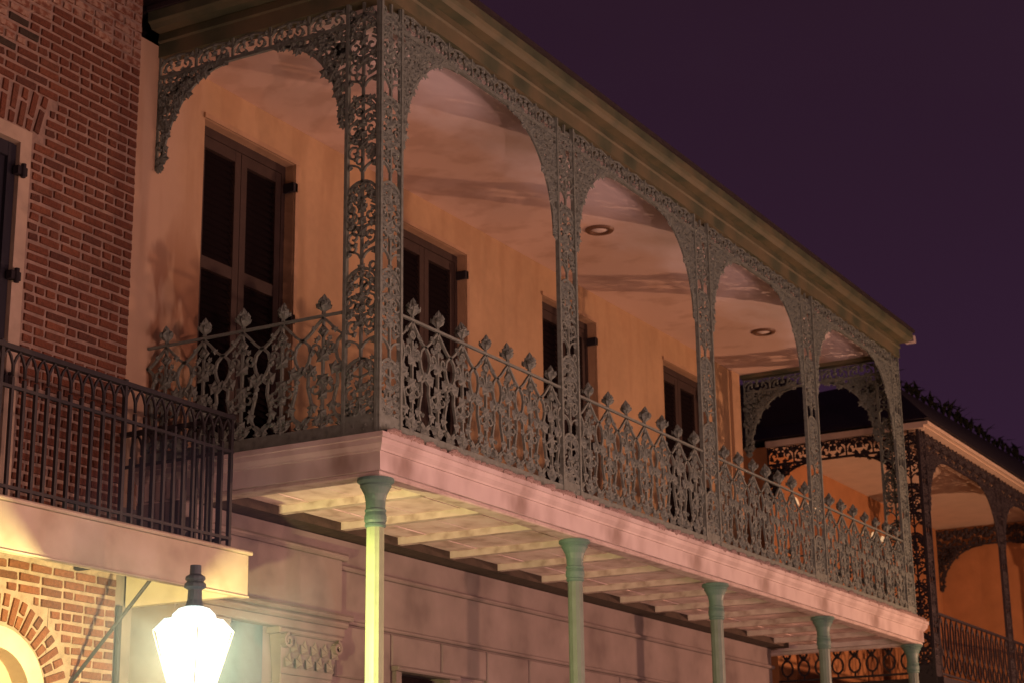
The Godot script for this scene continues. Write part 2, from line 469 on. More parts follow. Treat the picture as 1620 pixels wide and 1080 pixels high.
func arch(called: String, label: String, a: Vector3, w: float, L: float, H: float, fh: float, turn: float, iron: Material, group: String, ls := 0.062, both := true) -> void:
	# a: the left end of the bar at the springing of the frieze
	var t := thing(called, label, "iron arch", a, group)
	t.rotation.y = turn
	var st := mb()
	box(st, 0, w, -0.014, 0.014, -0.014, 0.014)
	put(t, "bar", done(st), iron)
	var key := "f%.2f_%.2f" % [w, fh]
	if not LACE.has(key): LACE[key] = lace_frieze(w, fh, 0.36)
	put(t, "frieze", LACE[key], iron)
	for s in [1.0, -1.0]:
		var k2 := "s%.2f_%.2f_%.0f_%.3f" % [L, H, s, ls]
		if not LACE.has(k2): LACE[k2] = lace_spandrel(L, H, s, ls, 3 + int(s))
		put(t, "spandrel", LACE[k2], iron, Vector3(0.0 if s > 0 else w, -0.01, 0))

func street_lamp(at: Vector3, label: String, glow: Color, light: Color, energy: float, group: String, size := 0.028) -> void:
	# at: foot of the pole; the lantern hangs on top, rim 3.07 m up
	var t := thing("street_lamp", label, "street lamp", at, group)
	var st := mb()
	lathe(st, [Vector2(0.0, 0.0), Vector2(0.2, 0.0), Vector2(0.2, 0.12), Vector2(0.15, 0.2), Vector2(0.13, 0.5), Vector2(0.1, 0.6), Vector2(0.085, 0.75), Vector2(0.055, 0.85), Vector2(0.045, 2.3), Vector2(0.07, 2.34), Vector2(0.07, 2.38), Vector2(0.03, 2.44), Vector2(0.03, 2.56), Vector2(0.0, 2.56)], Vector3.ZERO, 16, 0.08)
	put(t, "pole", done(st), M.iron_dark)
	var y0 := 2.66; var y1 := 3.06; var a := 0.085; var b := 0.172
	st = mb()
	hexa(st, [Vector3(-a, y0, a), Vector3(a, y0, a), Vector3(a, y0, -a), Vector3(-a, y0, -a), Vector3(-b + 0.012, y1, b - 0.012), Vector3(b - 0.012, y1, b - 0.012), Vector3(b - 0.012, y1, -b + 0.012), Vector3(-b + 0.012, y1, -b + 0.012)])
	var g := StandardMaterial3D.new()
	g.albedo_color = Color(0.9, 0.9, 0.88); g.emission_enabled = true; g.emission = glow; g.emission_energy_multiplier = 1.25
	put(t, "lamp_glass", done(st), g)
	st = mb()
	for sx in [-1.0, 1.0]:
		for sz in [-1.0, 1.0]:
			bar(st, Vector3(sx * a, y0, sz * a), Vector3(sx * b, y1, sz * b), 0.005, 4)
	bar(st, Vector3(0, 2.56, 0), Vector3(0, y0, 0), 0.05, 6, a * 1.2)
	put(t, "lantern_frame", done(st), M.iron_pale)
	st = mb()
	var c := 0.125
	hexa(st, [Vector3(-b, y1 + 0.004, b), Vector3(b, y1 + 0.004, b), Vector3(b, y1 + 0.004, -b), Vector3(-b, y1 + 0.004, -b), Vector3(-c, y1 + 0.075, c), Vector3(c, y1 + 0.075, c), Vector3(c, y1 + 0.075, -c), Vector3(-c, y1 + 0.075, -c)])
	lathe(st, [Vector2(0.135, 0.078), Vector2(0.13, 0.10), Vector2(0.095, 0.135), Vector2(0.05, 0.15), Vector2(0.0, 0.152)], Vector3(0, y1, 0), 16)
	put(t, "lamp_crown", done(st), g)  # opaque lantern roof made to glow, its bloom put into emission
	st = mb()
	lathe(st, [Vector2(0.06, 0.14), Vector2(0.045, 0.19), Vector2(0.042, 0.25), Vector2(0.068, 0.265), Vector2(0.066, 0.285), Vector2(0.05, 0.30), Vector2(0.062, 0.315), Vector2(0.06, 0.33), Vector2(0.036, 0.345), Vector2(0.034, 0.40), Vector2(0.0, 0.402)], Vector3(0, y1, 0), 12)
	put(t, "chimney", done(st), M.iron_blue)
	var o := OmniLight3D.new()
	o.name = "lamp_light"
	o.light_color = light; o.light_energy = energy; o.light_size = size; o.omni_range = 80.0; o.omni_attenuation = 2.0; o.shadow_enabled = true
	t.add_child(o)
	o.position = Vector3(0, y1 - 0.115, 0)

# ------------------------------------------------------------------ the scene
func _ready() -> void:
	var cam := Camera3D.new()
	cam.name = "camera"
	add_child(cam)
	cam.transform = Transform3D(Basis(Vector3(0.4971, -0.0125, 0.8676), Vector3(-0.2342, 0.9608, 0.1480), Vector3(-0.8355, -0.2768, 0.4747)).orthonormalized(), Vector3(-10.151, -2.9008, 6.7748))
	cam.fov = rad_to_deg(2.0 * atan(540.0 / 2950.0))
	cam.near = 0.1; cam.far = 2000.0
	cam.current = true
	var lens := CameraAttributesPhysical.new()
	lens.frustum_focal_length = 12.0 / tan(deg_to_rad(cam.fov) * 0.5)
	lens.frustum_focus_distance = 12.0
	lens.exposure_aperture = 4.0
	cam.attributes = lens
	var env := Environment.new()
	env.background_mode = Environment.BG_SKY
	var sm := ProceduralSkyMaterial.new()
	sm.sky_top_color = Color8(37, 21, 29); sm.sky_horizon_color = Color8(57, 35, 61); sm.sky_curve = 0.22
	sm.ground_bottom_color = Color8(20, 14, 16); sm.ground_horizon_color = Color8(40, 26, 40)
	sm.sky_cover = noise_tex(0.012, [[0.0, 0, 0, 0], [0.45, 0.0006, 0.0002, 0.0008], [1.0, 0.010, 0.0045, 0.009]], 90, 512, 5)
	var sky := Sky.new(); sky.sky_material = sm
	env.sky = sky
	env.tonemap_mode = Environment.TONE_MAPPER_LINEAR
	env.tonemap_exposure = 1.0
	env.sdfgi_enabled = true; env.ssao_enabled = true; env.ssil_enabled = true
	var we := WorldEnvironment.new(); we.name = "world"; we.environment = env
	add_child(we)
	M.iron_pale = plain(0.55, 0.58, 0.56, 0.5)
	M.iron_blue = plain(0.06, 0.085, 0.10, 0.6)
	materials()
	LACE.rail = [lace_rail_unit(1), lace_rail_unit(2), lace_rail_unit(3), lace_rail_unit(4)]; LACE.finial = finial_mesh()
	LACE.post = lace_post(0.28, 3.26)
	env.volumetric_fog_enabled = true; env.volumetric_fog_density = 0.0
	lamps()
	ground()
	gallery_house()
	gallery_iron()
	columns()
	brick_house()
	balcony()
	far_house()

func lamps() -> void:
	street_lamp(Vector3(-1.29, G, -0.50), "lit lantern with dark chimney cap in front of the brick house", lin(0.74, 0.95, 0.93), lin(1.0, 0.82, 0.33), 10.0, "street lamps")
	# fog added to give the lantern a halo in place of lens glare
	var fog := FogVolume.new(); fog.name = "glare_mist"; fog.shape = RenderingServer.FOG_VOLUME_SHAPE_ELLIPSOID; fog.size = Vector3(2.6, 2.4, 1.1)
	var fm := FogMaterial.new(); fm.density = 0.045; fm.albedo = Color(0.72, 0.81, 1.0); fog.material = fm
	fog.set_meta("kind", "stuff"); fog.set_meta("label", "added mist glowing around the lit street lamp"); fog.set_meta("category", "glare_mist")
	add_child(fog); fog.position = Vector3(-1.29, -1.45, -0.5)
	# lamps added out of view, at guessed spots, for pink and orange light
	var pink := lin(1.0, 0.47, 0.37)
	street_lamp(Vector3(-5.5, G, 7.3), "added pinkish street lamp, out of view across the street from the brick house", pink, pink, 30.0, "street lamps", 0.1)
	street_lamp(Vector3(14.0, G, 7.3), "added orange street lamp, out of view across the street from the far house", lin(1.0, 0.43, 0.26), lin(1.0, 0.47, 0.29), 80.0, "street lamps", 0.1)
	# shop window added behind the camera, unseen, for low pink light
	var t := thing("added_shop_front", "added lit shop front out of view, its pink window brightening the gallery", "shop", Vector3(1.0, G, 8.6))
	var st := mb()
	box(st, -5.0, 7.0, G, -0.4, 8.25, 10.5)
	pw(t, "wall", st, M.stone)
	st = mb(); box(st, -3.6, 5.6, -4.1, -1.7, 8.18, 8.24)
	var g := StandardMaterial3D.new()
	g.albedo_color = Color(0.7, 0.6, 0.58); g.emission_enabled = true; g.emission = lin(1.0, 0.52, 0.46); g.emission_energy_multiplier = 1.0
	pw(t, "added_lit_window", st, g)
	st = mb()
	for k in 5: box(st, -3.66 + k * 2.3, -3.58 + k * 2.3, -4.16, -1.64, 8.14, 8.25)
	pw(t, "added_window_frame", st, M.iron_dark)
	var al := AreaLight3D.new()
	al.name = "added_window_light"
	al.area_size = Vector2(9.0, 2.3); al.light_color = lin(1.0, 0.52, 0.46); al.light_energy = 46.0; al.shadow_enabled = true; al.area_range = 80.0
	t.add_child(al)
	al.position = Vector3(1.0, -2.9, 8.12) - t.position

func ground() -> void:
	var st := mb(); box(st, -300, 300, G - 0.6, G - 0.14, -300, 300); struct("street", st, M.asphalt)
	st = mb(); box(st, -120, 120, G - 0.14, G, -2.3, 0.25); box(st, -120, 120, G - 0.14, G, 6.2, 8.25); struct("pavement", st, M.pavement)
	st = mb(); box(st, -120, 120, G - 0.13, G + 0.004, 0.25, 0.42); box(st, -120, 120, G - 0.13, G + 0.004, 6.03, 6.2); struct("kerb", st, M.stone)

const DOORS := [[0.68, 1.88], [3.50, 4.70], [6.26, 7.46], [9.22, 10.42]]

func gallery_house() -> void:
	var h := thing("gallery_house", "ochre plastered house with an upper gallery on white joists, four shuttered doors upstairs", "house", Vector3(5.6, G, -2.4))
	# upper wall, cut by the four door openings
	var parts := []
	var x := -0.14
	for d in DOORS:
		parts.append([x, d[0], -0.3, 3.37]); parts.append([d[0], d[1], 2.975, 3.37]); parts.append([d[0], d[1], -0.3, 0.04])
		x = d[1]
	parts.append([x, 11.2, -0.3, 3.37])
	var uv := func(px: float, py: float) -> Vector2: return Vector2((px + 0.2) / 12.0, (3.4 - py) / 3.6)
	var st := mb()
	for p in parts:
		var q := [Vector3(p[0], p[2], WZ), Vector3(p[1], p[2], WZ), Vector3(p[1], p[3], WZ), Vector3(p[0], p[3], WZ)]
		for i in [0, 2, 1, 0, 3, 2]:
			st.set_normal(Vector3.BACK); st.set_uv(uv.call(q[i].x, q[i].y)); st.add_vertex(q[i])
	pw(h, "upper_wall", st, M.wall)
	st = mb()
	box(st, -0.14, 11.2, -0.3, 3.37, -8.0, WZ - 0.35)
	for p in parts: 
		for e in [[p[0], p[1]]]:
			box(st, e[0], e[1], p[2] + 0.001, p[3] - 0.001, WZ - 0.349, WZ - 0.003)
	pw(h, "wall_core", st, M.casing)
	st = mb(); box(st, -0.14, 0.06, -4.5, -0.3, -8.0, WZ); pw(h, "corner_strip", st, M.stone)
	# doors
	for d in DOORS:
		var zd := WZ - 0.095
		st = mb()
		box(st, d[0], d[1], 0.04, 0.16, zd - 0.06, zd + 0.004)
		box(st, d[0], d[0] + 0.05, 0.16, 2.975, zd - 0.06, zd + 0.004); box(st, d[1] - 0.05, d[1], 0.16, 2.975, zd - 0.06, zd + 0.004)
		box(st, d[0] + 0.05, d[1] - 0.05, 2.90, 2.975, zd - 0.06, zd + 0.004)
		var o := pw(h, "door", st, M.shutter)
		var w: float = (d[1] - d[0] - 0.1) / 2.0
		for k in 2:
			var x0: float = d[0] + 0.05 + k * w + 0.004; var x1: float = x0 + w - 0.008
			st = mb()
			box(st, x0, x0 + 0.075, 0.17, 2.895, zd - 0.045, zd); box(st, x1 - 0.075, x1, 0.17, 2.895, zd - 0.045, zd)
			box(st, x0 + 0.075, x1 - 0.075, 2.80, 2.895, zd - 0.043, zd - 0.002); box(st, x0 + 0.075, x1 - 0.075, 0.17, 0.34, zd - 0.043, zd - 0.002)
			box(st, x0 + 0.075, x1 - 0.075, 1.78, 1.88, zd - 0.043, zd - 0.002)
			pw(o, "shutter", st, M.shutter)
			st = mb()
			for y in range(28):
				for seg in [[0.34, 1.78], [1.88, 2.80]]:
					var n := int((seg[1] - seg[0]) / 0.055)
					if y < n:
						var yy: float = seg[0] + (y + 0.5) * (seg[1] - seg[0]) / n
						hexa(st, [Vector3(x0 + 0.075, yy - 0.026, zd - 0.012), Vector3(x1 - 0.075, yy - 0.026, zd - 0.012), Vector3(x1 - 0.075, yy - 0.02, zd - 0.016), Vector3(x0 + 0.075, yy - 0.02, zd - 0.016), Vector3(x0 + 0.075, yy + 0.02, zd - 0.032), Vector3(x1 - 0.075, yy + 0.02, zd - 0.032), Vector3(x1 - 0.075, yy + 0.026, zd - 0.036), Vector3(x0 + 0.075, yy + 0.026, zd - 0.036)])
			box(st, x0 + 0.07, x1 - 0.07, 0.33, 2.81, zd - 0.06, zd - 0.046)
			pw(o, "louvres", st, M.shutter_dark)
		for y in [0.5, 1.6, 2.77]:
			st = mb()
			box(st, d[1] - 0.03, d[1] + 0.03, y - 0.04, y + 0.04, zd + 0.006, WZ + 0.02)
			pw(o, "hinge", st, M.dark)
		# raised casing round the opening
		st = mb()
		box(st, d[0] - 0.02, d[1] + 0.05, 2.978, 3.02, WZ + 0.002, WZ + 0.022)
		box(st, d[1] + 0.003, d[1] + 0.05, 0.04, 2.978, WZ + 0.002, WZ + 0.02)
		pw(o, "casing", st, M.casing)
	# ceiling with two round fittings that are out
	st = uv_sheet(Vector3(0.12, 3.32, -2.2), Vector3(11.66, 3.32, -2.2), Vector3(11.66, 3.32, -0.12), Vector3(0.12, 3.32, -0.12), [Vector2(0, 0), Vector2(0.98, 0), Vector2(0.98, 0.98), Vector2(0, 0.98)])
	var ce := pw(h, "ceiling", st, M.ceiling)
	for lx in [5.60, 9.87]:
		st = mb()
		lathe(st, [Vector2(0.085, 3.322), Vector2(0.085, 3.31), Vector2(0.10, 3.298), Vector2(0.135, 3.302), Vector2(0.15, 3.322)], Vector3(lx, 0, -1.15), 24)
		var f := pw(ce, "ceiling_fitting_ring", st, M.trim_ring)
		st = mb()
		lathe(st, [Vector2(0.0, 3.300), Vector2(0.03, 3.300), Vector2(0.055, 3.306), Vector2(0.084, 3.318)], Vector3(lx, 0, -1.15), 20)
		pw(ce, "ceiling_fitting_lens", st, M.reflector)
	# eave: beam, cornice, roof edge, running round the near end, the front and the far end
	var far := Vector3(XE + 0.02, 0, ZF + 0.03)
	var near := Vector3(XS - 0.02, 0, ZF + 0.03)
	var path := [[Vector3(near.x, 0, WZ), Vector3(-1, 0, 0)], [near, Vector3(-1, 0, 1)], [far, Vector3(1, 0, 1)], [Vector3(far.x, 0, WZ), Vector3(1, 0, 0)]]
	st = mb()
	extr(st, [Vector2(-0.12, 3.47), Vector2(0.0, 3.47), Vector2(0.015, 3.40), Vector2(0.0, 3.385), Vector2(0.0, 3.27), Vector2(-0.12, 3.27), Vector2(-0.12, 3.47)], path)
	pw(h, "eave_beam", st, M.eave)
	st = mb()
	extr(st, [Vector2(-0.1, 3.60), Vector2(0.14, 3.60), Vector2(0.14, 3.52), Vector2(0.115, 3.505), Vector2(0.09, 3.474), Vector2(-0.1, 3.474), Vector2(-0.1, 3.60)], path)
	pw(h, "eave_cornice", st, M.eave)
	st = mb()
	extr(st, [Vector2(-0.1, 3.655), Vector2(0.165, 3.64), Vector2(0.165, 3.603), Vector2(-0.1, 3.603), Vector2(-0.1, 3.655)], path)
	hexa(st, [Vector3(-0.05, 3.605, -0.0), Vector3(11.8, 3.605, 0.0), Vector3(11.8, 3.605, -8.0), Vector3(-0.05, 3.605, -8.0), Vector3(-0.05, 3.64, 0.0), Vector3(11.8, 3.64, 0.0), Vector3(11.8, 4.0, -8.0), Vector3(-0.05, 4.0, -8.0)])
	pw(h, "roof", st, M.roof)
	st = mb(); box(st, 11.86, 11.95, 3.50, 3.58, -0.06, 0.06); pw(h, "gutter_end", st, M.fascia)
	# far jamb of the gallery wall
	st = mb(); box(st, 11.2, 11.45, 0.0, 3.30, WZ - 0.2, WZ + 0.04); pw(h, "end_jamb", st, M.casing)
	# gallery floor: fascia moulding, front beam, joists, boards
	var p2 := [[Vector3(0, 0, WZ), Vector3(-1, 0, 0)], [Vector3(0, 0, 0), Vector3(-1, 0, 1)], [Vector3(11.82, 0, 0), Vector3(1, 0, 1)], [Vector3(11.82, 0, WZ), Vector3(1, 0, 0)]]
	st = mb()
	extr(st, [Vector2(-0.25, 0.0), Vector2(0.0, 0.0), Vector2(0.0, -0.035), Vector2(-0.012, -0.04), Vector2(-0.016, -0.075), Vector2(-0.04, -0.105), Vector2(-0.044, -0.118), Vector2(-0.058, -0.12), Vector2(-0.058, -0.248), Vector2(-0.09, -0.252), Vector2(-0.25, -0.252), Vector2(-0.25, 0.0)], p2)
	var fl := pw(h, "gallery_fascia", st, M.fascia)
	st = mb()
	extr(st, [Vector2(-0.075, -0.254), Vector2(-0.07, -0.275), Vector2(-0.08, -0.285), Vector2(-0.2, -0.285), Vector2(-0.2, -0.254), Vector2(-0.075, -0.254)], p2)
	pw(fl, "bottom_lip", st, M.joist)
	st = mb()
	rng.seed = 77
	var cx := 0.1
	while cx < 11.75:
		var r := rng.randf_range(0.022, 0.042)
		blob(st, Vector3(cx, 0.008 + rng.randf_range(-0.004, 0.016), -0.03 + rng.randf_range(-0.02, 0.02)), Vector3(r * 1.1, r * 0.8, r))
		cx += rng.randf_range(0.025, 0.06)
	var cr := pw(fl, "crust_on_edge", st, M.crust)
	cr.set_meta("kind", "stuff")
	st = mb(); box(st, 0.2, 11.6, -0.055, -0.002, WZ + 0.002, -0.2); pw(h, "floor_deck", st, M.dark_timber)
	for k in 9:
		st = mb()
		box(st, 0.24, 11.58, -0.19 - 0.008 * rng.randf(), -0.15, -0.26 - k * 0.205 - 0.2, -0.26 - k * 0.205)
		pw(h, "soffit_board", st, M.board)
	for k in 14:
		st = mb()
		var jx := 0.98 + k * 0.815
		if jx > 11.5: break
		box(st, jx - 0.035, jx + 0.035, -0.25, -0.185, -1.62, -0.252)
		pw(h, "joist", st, M.joist)
	st = mb(); box(st, 0.24, 11.3, -0.262, -0.16, WZ + 0.004, -1.745); box(st, 0.24, 11.2, -0.262, -0.192, -1.745, -1.56); pw(h, "shade_plate", st, M.dark_timber)  # dark plate put in for the shade and dirt at the joist ends
	lower_wall(h)

func lower_wall(h: Node3D) -> void:
	var L := -1.75
	var st := mb()
	box(st, 0.06, 11.08, -1.0, -0.27, WZ, L - 0.03)      # top of the wall behind the bands
	box(st, 0.06, 2.82, -4.5, -1.0, WZ, L - 0.04)
	box(st, 2.82, 3.74, -1.225, -1.0, WZ, L - 0.04)
	box(st, 2.82, 3.74, -4.5, -3.4, WZ, L - 0.04)
	box(st, 3.74, 11.08, -4.5, -1.0, WZ, L - 0.04)
	pw(h, "lower_wall", st, M.stone)
	# entablature: frieze bands and ledges
	st = mb(); box(st, 0.05, 11.09, -0.47, -0.272, L - 0.03, L - 0.004); pw(h, "upper_band", st, M.stone)
	st = mb(); cbox(st, 0.05, 11.12, -0.515, -0.473, L - 0.03, L + 0.035, 0.015); pw(h, "ledge", st, M.stone)
	st = mb(); box(st, 0.05, 11.09, -0.90, -0.518, L - 0.03, L); pw(h, "frieze_band", st, M.stone)
	st = mb(); cbox(st, 0.05, 11.11, -0.935, -0.902, L - 0.03, L + 0.014, 0.01); pw(h, "lower_ledge", st, M.stone)
	# ashlar blocks with open joints
	var joints := [1.98, 2.78, 3.56, 4.33, 5.10, 6.02, 6.98, 7.8, 8.62, 9.5, 10.3, 11.08]
	for r in 8:
		var y1 := -0.945 - r * 0.42
		for i in joints.size() - 1:
			var off := 0.0 if r % 2 == 0 else 0.38
			var x0: float = joints[i] + off; var x1: float = minf(joints[i + 1] + off, 11.08)
			if x1 - x0 < 0.1: continue
			if x1 > 2.8 and x0 < 3.76 and r > 0 and r < 6: continue
			var yb := y1 - 0.41
			if r == 0 and x0 < 3.7 and x1 > 2.85: yb = -1.205
			st = mb(); cbox(st, x0 + 0.008, x1 - 0.008, yb, y1, L - 0.05, L - 0.002, 0.012)
			pw(h, "ashlar_block", st, M.stone)
	# window with a projecting head
	st = mb(); cbox(st, 2.80, 3.78, -1.245, -1.208, L - 0.05, L + 0.06, 0.012); box(st, 2.82, 2.90, -3.4, -1.248, L - 0.05, L + 0.02); box(st, 3.66, 3.74, -3.4, -1.248, L - 0.05, L + 0.02)
	var w := pw(h, "window", st, M.stone)
	st = mb(); box(st, 2.90, 3.66, -3.4, -1.25, L - 0.2, L - 0.16); pw(w, "pane", st, M.shutter_dark)
	# doorway between pilasters: entablature breaks forward over it
	st = mb()
	box(st, 0.08, 1.98, -0.89, -0.45, L - 0.03, L + 0.05)
	cbox(st, 0.07, 2.02, -0.455, -0.40, L - 0.03, L + 0.10, 0.02)
	pw(h, "portal_frieze", st, M.stone)
	st = mb()
	cbox(st, 0.06, 2.06, -0.935, -0.89, L - 0.03, L + 0.13, 0.02); cbox(st, 0.07, 2.03, -0.99, -0.935, L - 0.03, L + 0.10, 0.02); cbox(st, 0.08, 2.0, -1.06, -0.99, L - 0.03, L + 0.075, 0.01)
	pw(h, "portal_cornice", st, M.stone)
	st = mb(); box(st, 0.55, 1.06, -4.5, -1.06, L - 0.3, L - 0.02); pw(h, "portal_door", st, M.blue_door)
	for e in [[0.10, 0.52], [1.14, 1.92]]:
		st = mb()
		cbox(st, e[0] + 0.06, e[1] - 0.06, -4.5, -1.40, L - 0.03, L + 0.05, 0.01)
		var pil := pw(h, "pilaster", st, M.stone)
		st = mb()
		var cw: float = e[1] - e[0]
		cbox(st, e[0] - 0.02, e[1] + 0.02, -1.11, -1.065, L - 0.03, L + 0.10, 0.012)
		hexa(st, [Vector3(e[0] + 0.06, -1.40, L + 0.05), Vector3(e[1] - 0.06, -1.40, L + 0.05), Vector3(e[1] - 0.06, -1.40, L - 0.03), Vector3(e[0] + 0.06, -1.40, L - 0.03), Vector3(e[0] + 0.02, -1.112, L + 0.075), Vector3(e[1] - 0.02, -1.112, L + 0.075), Vector3(e[1] - 0.02, -1.112, L - 0.03), Vector3(e[0] + 0.02, -1.112, L - 0.03)])
		var cap := pw(pil, "capital", st, M.stone)
		for row in 2:
			var n := 5
			for i in n:
				st = mb()
				leaf(st, Vector2(e[0] + 0.06 + (i + 0.5 + (0.5 if row == 1 else 0.0)) * (cw - 0.12) / n, -1.33 + row * 0.11), PI / 2, 0.085, 0.03)
				var m := pw(cap, "acanthus_leaf", st, M.stone)
				m.position.z += L + 0.075
		for s in [0, 1]:
			st = mb()
			var vx: float = e[0] + 0.07 if s == 0 else e[1] - 0.07
			rib(st, spiral(Vector2(vx, -1.165), 0.055, 0.012, PI / 2, PI / 2 + (9.0 if s == 0 else -9.0), 14), 0.022, 0.05)
			var m := pw(cap, "volute", st, M.stone)
			m.position.z += L + 0.095

func gallery_iron() -> void:
	var posts := [[0.08, 0.345], [2.76, 3.05], [5.55, 5.87], [8.34, 8.69], [11.37, 11.64]]
	var names := ["nearest the camera", "second from the near corner", "in the middle of the front", "fourth from the near corner", "last on the front"]
	var side_turn := -PI / 2       # local x runs to +z, local z to -x
	# corner posts: two panels, one in each plane
	var t := thing("iron_corner_post", "green lacy iron corner post nearest the camera, two openwork panels wide", "iron post", Vector3(XS, 0, ZF), "iron posts of the gallery")
	post(t, Vector3(0.0, 0, 0), 0.262, 3.27, 0.0, M.iron, LACE.post)
	post(t, Vector3(0, 0, -0.285), 0.272, 3.27, side_turn, M.iron, LACE.post)
	for i in [1, 2, 3]:
		t = thing("iron_post", ["", "green lacy iron post second from the near corner, left of the third door", "green lacy iron post in the middle of the front, before the gallery's fourth door", "slim green lacy iron post next to the far corner of the gallery"][i], "iron post", Vector3(posts[i][0], 0, ZF), "iron posts of the gallery")
		post(t, Vector3.ZERO, posts[i][1] - posts[i][0], 3.27, 0.0, M.iron, LACE.post)
	t = thing("iron_corner_post", "yellowish green lacy iron post at the far corner under the roof's end", "iron post", Vector3(posts[4][0], 0, ZF), "iron posts of the gallery")
	post(t, Vector3.ZERO, 0.28, 3.27, 0.0, M.iron, LACE.post)
	post(t, Vector3(XE - posts[4][0], 0, -0.285), 0.272, 3.27, side_turn, M.iron, LACE.post)
	# railings and arches
	var lab := ["first bay of the front, over the second green column's left", "second bay of the front, before the third shuttered door", "third bay of the front, before the fourth shuttered door", "last bay of the front, before the far house"]
	for i in 4:
		var a: float = posts[i][1] + 0.013; var b: float = posts[i + 1][0] - 0.013
		railing("iron_railing", "green iron railing with bud finials, " + ["bay right of the near corner post", "bay before the third shuttered door", "bay before the fourth shuttered door", "last bay before the far house"][i], Vector3(a, 0, ZF), b - a, 7, 0.0, M.iron, "railings of the gallery")
		arch("iron_arch", "green leafy iron arch under the front eave, " + ["right beside the near corner post", "second from the near corner", "third from the near corner", "last before the far corner post"][i], Vector3(a, 3.10, ZF), b - a, 0.80, 0.88, 0.17, 0.0, M.iron, "arches under the front eave")
	railing("iron_railing", "green cast-iron railing with bud finials across the near end, below the first shuttered door", Vector3(XS, 0, WZ + 0.01), 1.77, 5, side_turn, M.iron, "railings of the gallery")
	arch("iron_arch", "green leafy iron arch spanning the near end of the gallery, over the first shuttered door", Vector3(XS, 3.10, WZ + 0.01), 1.77, 0.66, 0.74, 0.17, side_turn, M.iron, "arches under the eave", 0.07)
	railing("iron_railing", "dim iron railing across the far end of the gallery", Vector3(XE, 0, WZ + 0.01), 1.77, 5, side_turn, M.iron, "railings of the gallery")
	arch("iron_arch", "dim leafy iron arch across the far end, against the purple sky", Vector3(XE, 3.10, WZ + 0.01), 1.77, 0.7, 0.8, 0.17, side_turn, M.iron, "arches under the eave", 0.07)

func columns() -> void:
	var xs := [0.16, 3.03, 5.83, 8.62, 11.58]
	var lab := ["iron column under the near corner, pale yellow-green shaft with a teal capital", "grey-green iron column with flared capital, second from the near corner", "grey-green iron column with flared capital, in the middle of the row", "slim green iron column second from the far end of the row", "green iron column at the far end of the row, before the dark balusters"]
	var st := mb()
	lathe(st, [Vector2(0.062, G), Vector2(0.062, -1.6), Vector2(0.060, -0.62)], Vector3.ZERO, 24, 0.045)
	var shaft := done(st)
	st = mb()
	lathe(st, [Vector2(0.0, -0.288), Vector2(0.125, -0.288), Vector2(0.128, -0.31), Vector2(0.105, -0.328), Vector2(0.108, -0.342), Vector2(0.10, -0.352), Vector2(0.078, -0.395), Vector2(0.068, -0.44), Vector2(0.066, -0.495), Vector2(0.073, -0.50), Vector2(0.073, -0.51), Vector2(0.068, -0.518), Vector2(0.076, -0.545), Vector2(0.076, -0.575), Vector2(0.068, -0.592), Vector2(0.072, -0.60), Vector2(0.072, -0.612), Vector2(0.062, -0.622), Vector2(0.0, -0.622)], Vector3.ZERO, 24)
	var cap := done(st)
	st = mb(); box(st, -0.14, 0.14, G, G + 0.1, -0.14, 0.14); lathe(st, [Vector2(0.12, G + 0.1), Vector2(0.12, G + 0.16), Vector2(0.065, G + 0.26)], Vector3.ZERO, 20)
	var foot := done(st)
	for i in 5:
		var t := thing("iron_column", lab[i], "column", Vector3(xs[i], G, -0.16), "columns under the gallery")
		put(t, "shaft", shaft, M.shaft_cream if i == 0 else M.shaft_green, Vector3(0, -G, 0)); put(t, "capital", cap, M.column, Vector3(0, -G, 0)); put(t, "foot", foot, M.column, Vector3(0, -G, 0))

func brick_mesh(w: float, hgt: float, sd: int) -> ArrayMesh:
	rng.seed = sd
	var st := mb()
	var j := func() -> float: return rng.randf_range(-0.0035, 0.0035)
	var a := []; var b := []
	for c in [[-1, -1], [1, -1], [1, 1], [-1, 1]]:
		var p := Vector3(c[0] * w / 2 + j.call(), c[1] * hgt / 2 + j.call(), 0)
		a.append(p + Vector3(0, 0, -0.03)); b.append(p - Vector3(c[0], c[1], 0) * 0.005 + Vector3(0, 0, 0.010 + j.call()))
	quad(st, b[0], b[1], b[2], b[3])
	for i in 4: quad(st, a[i], a[(i + 1) % 4], b[(i + 1) % 4], b[i])
	return done(st)

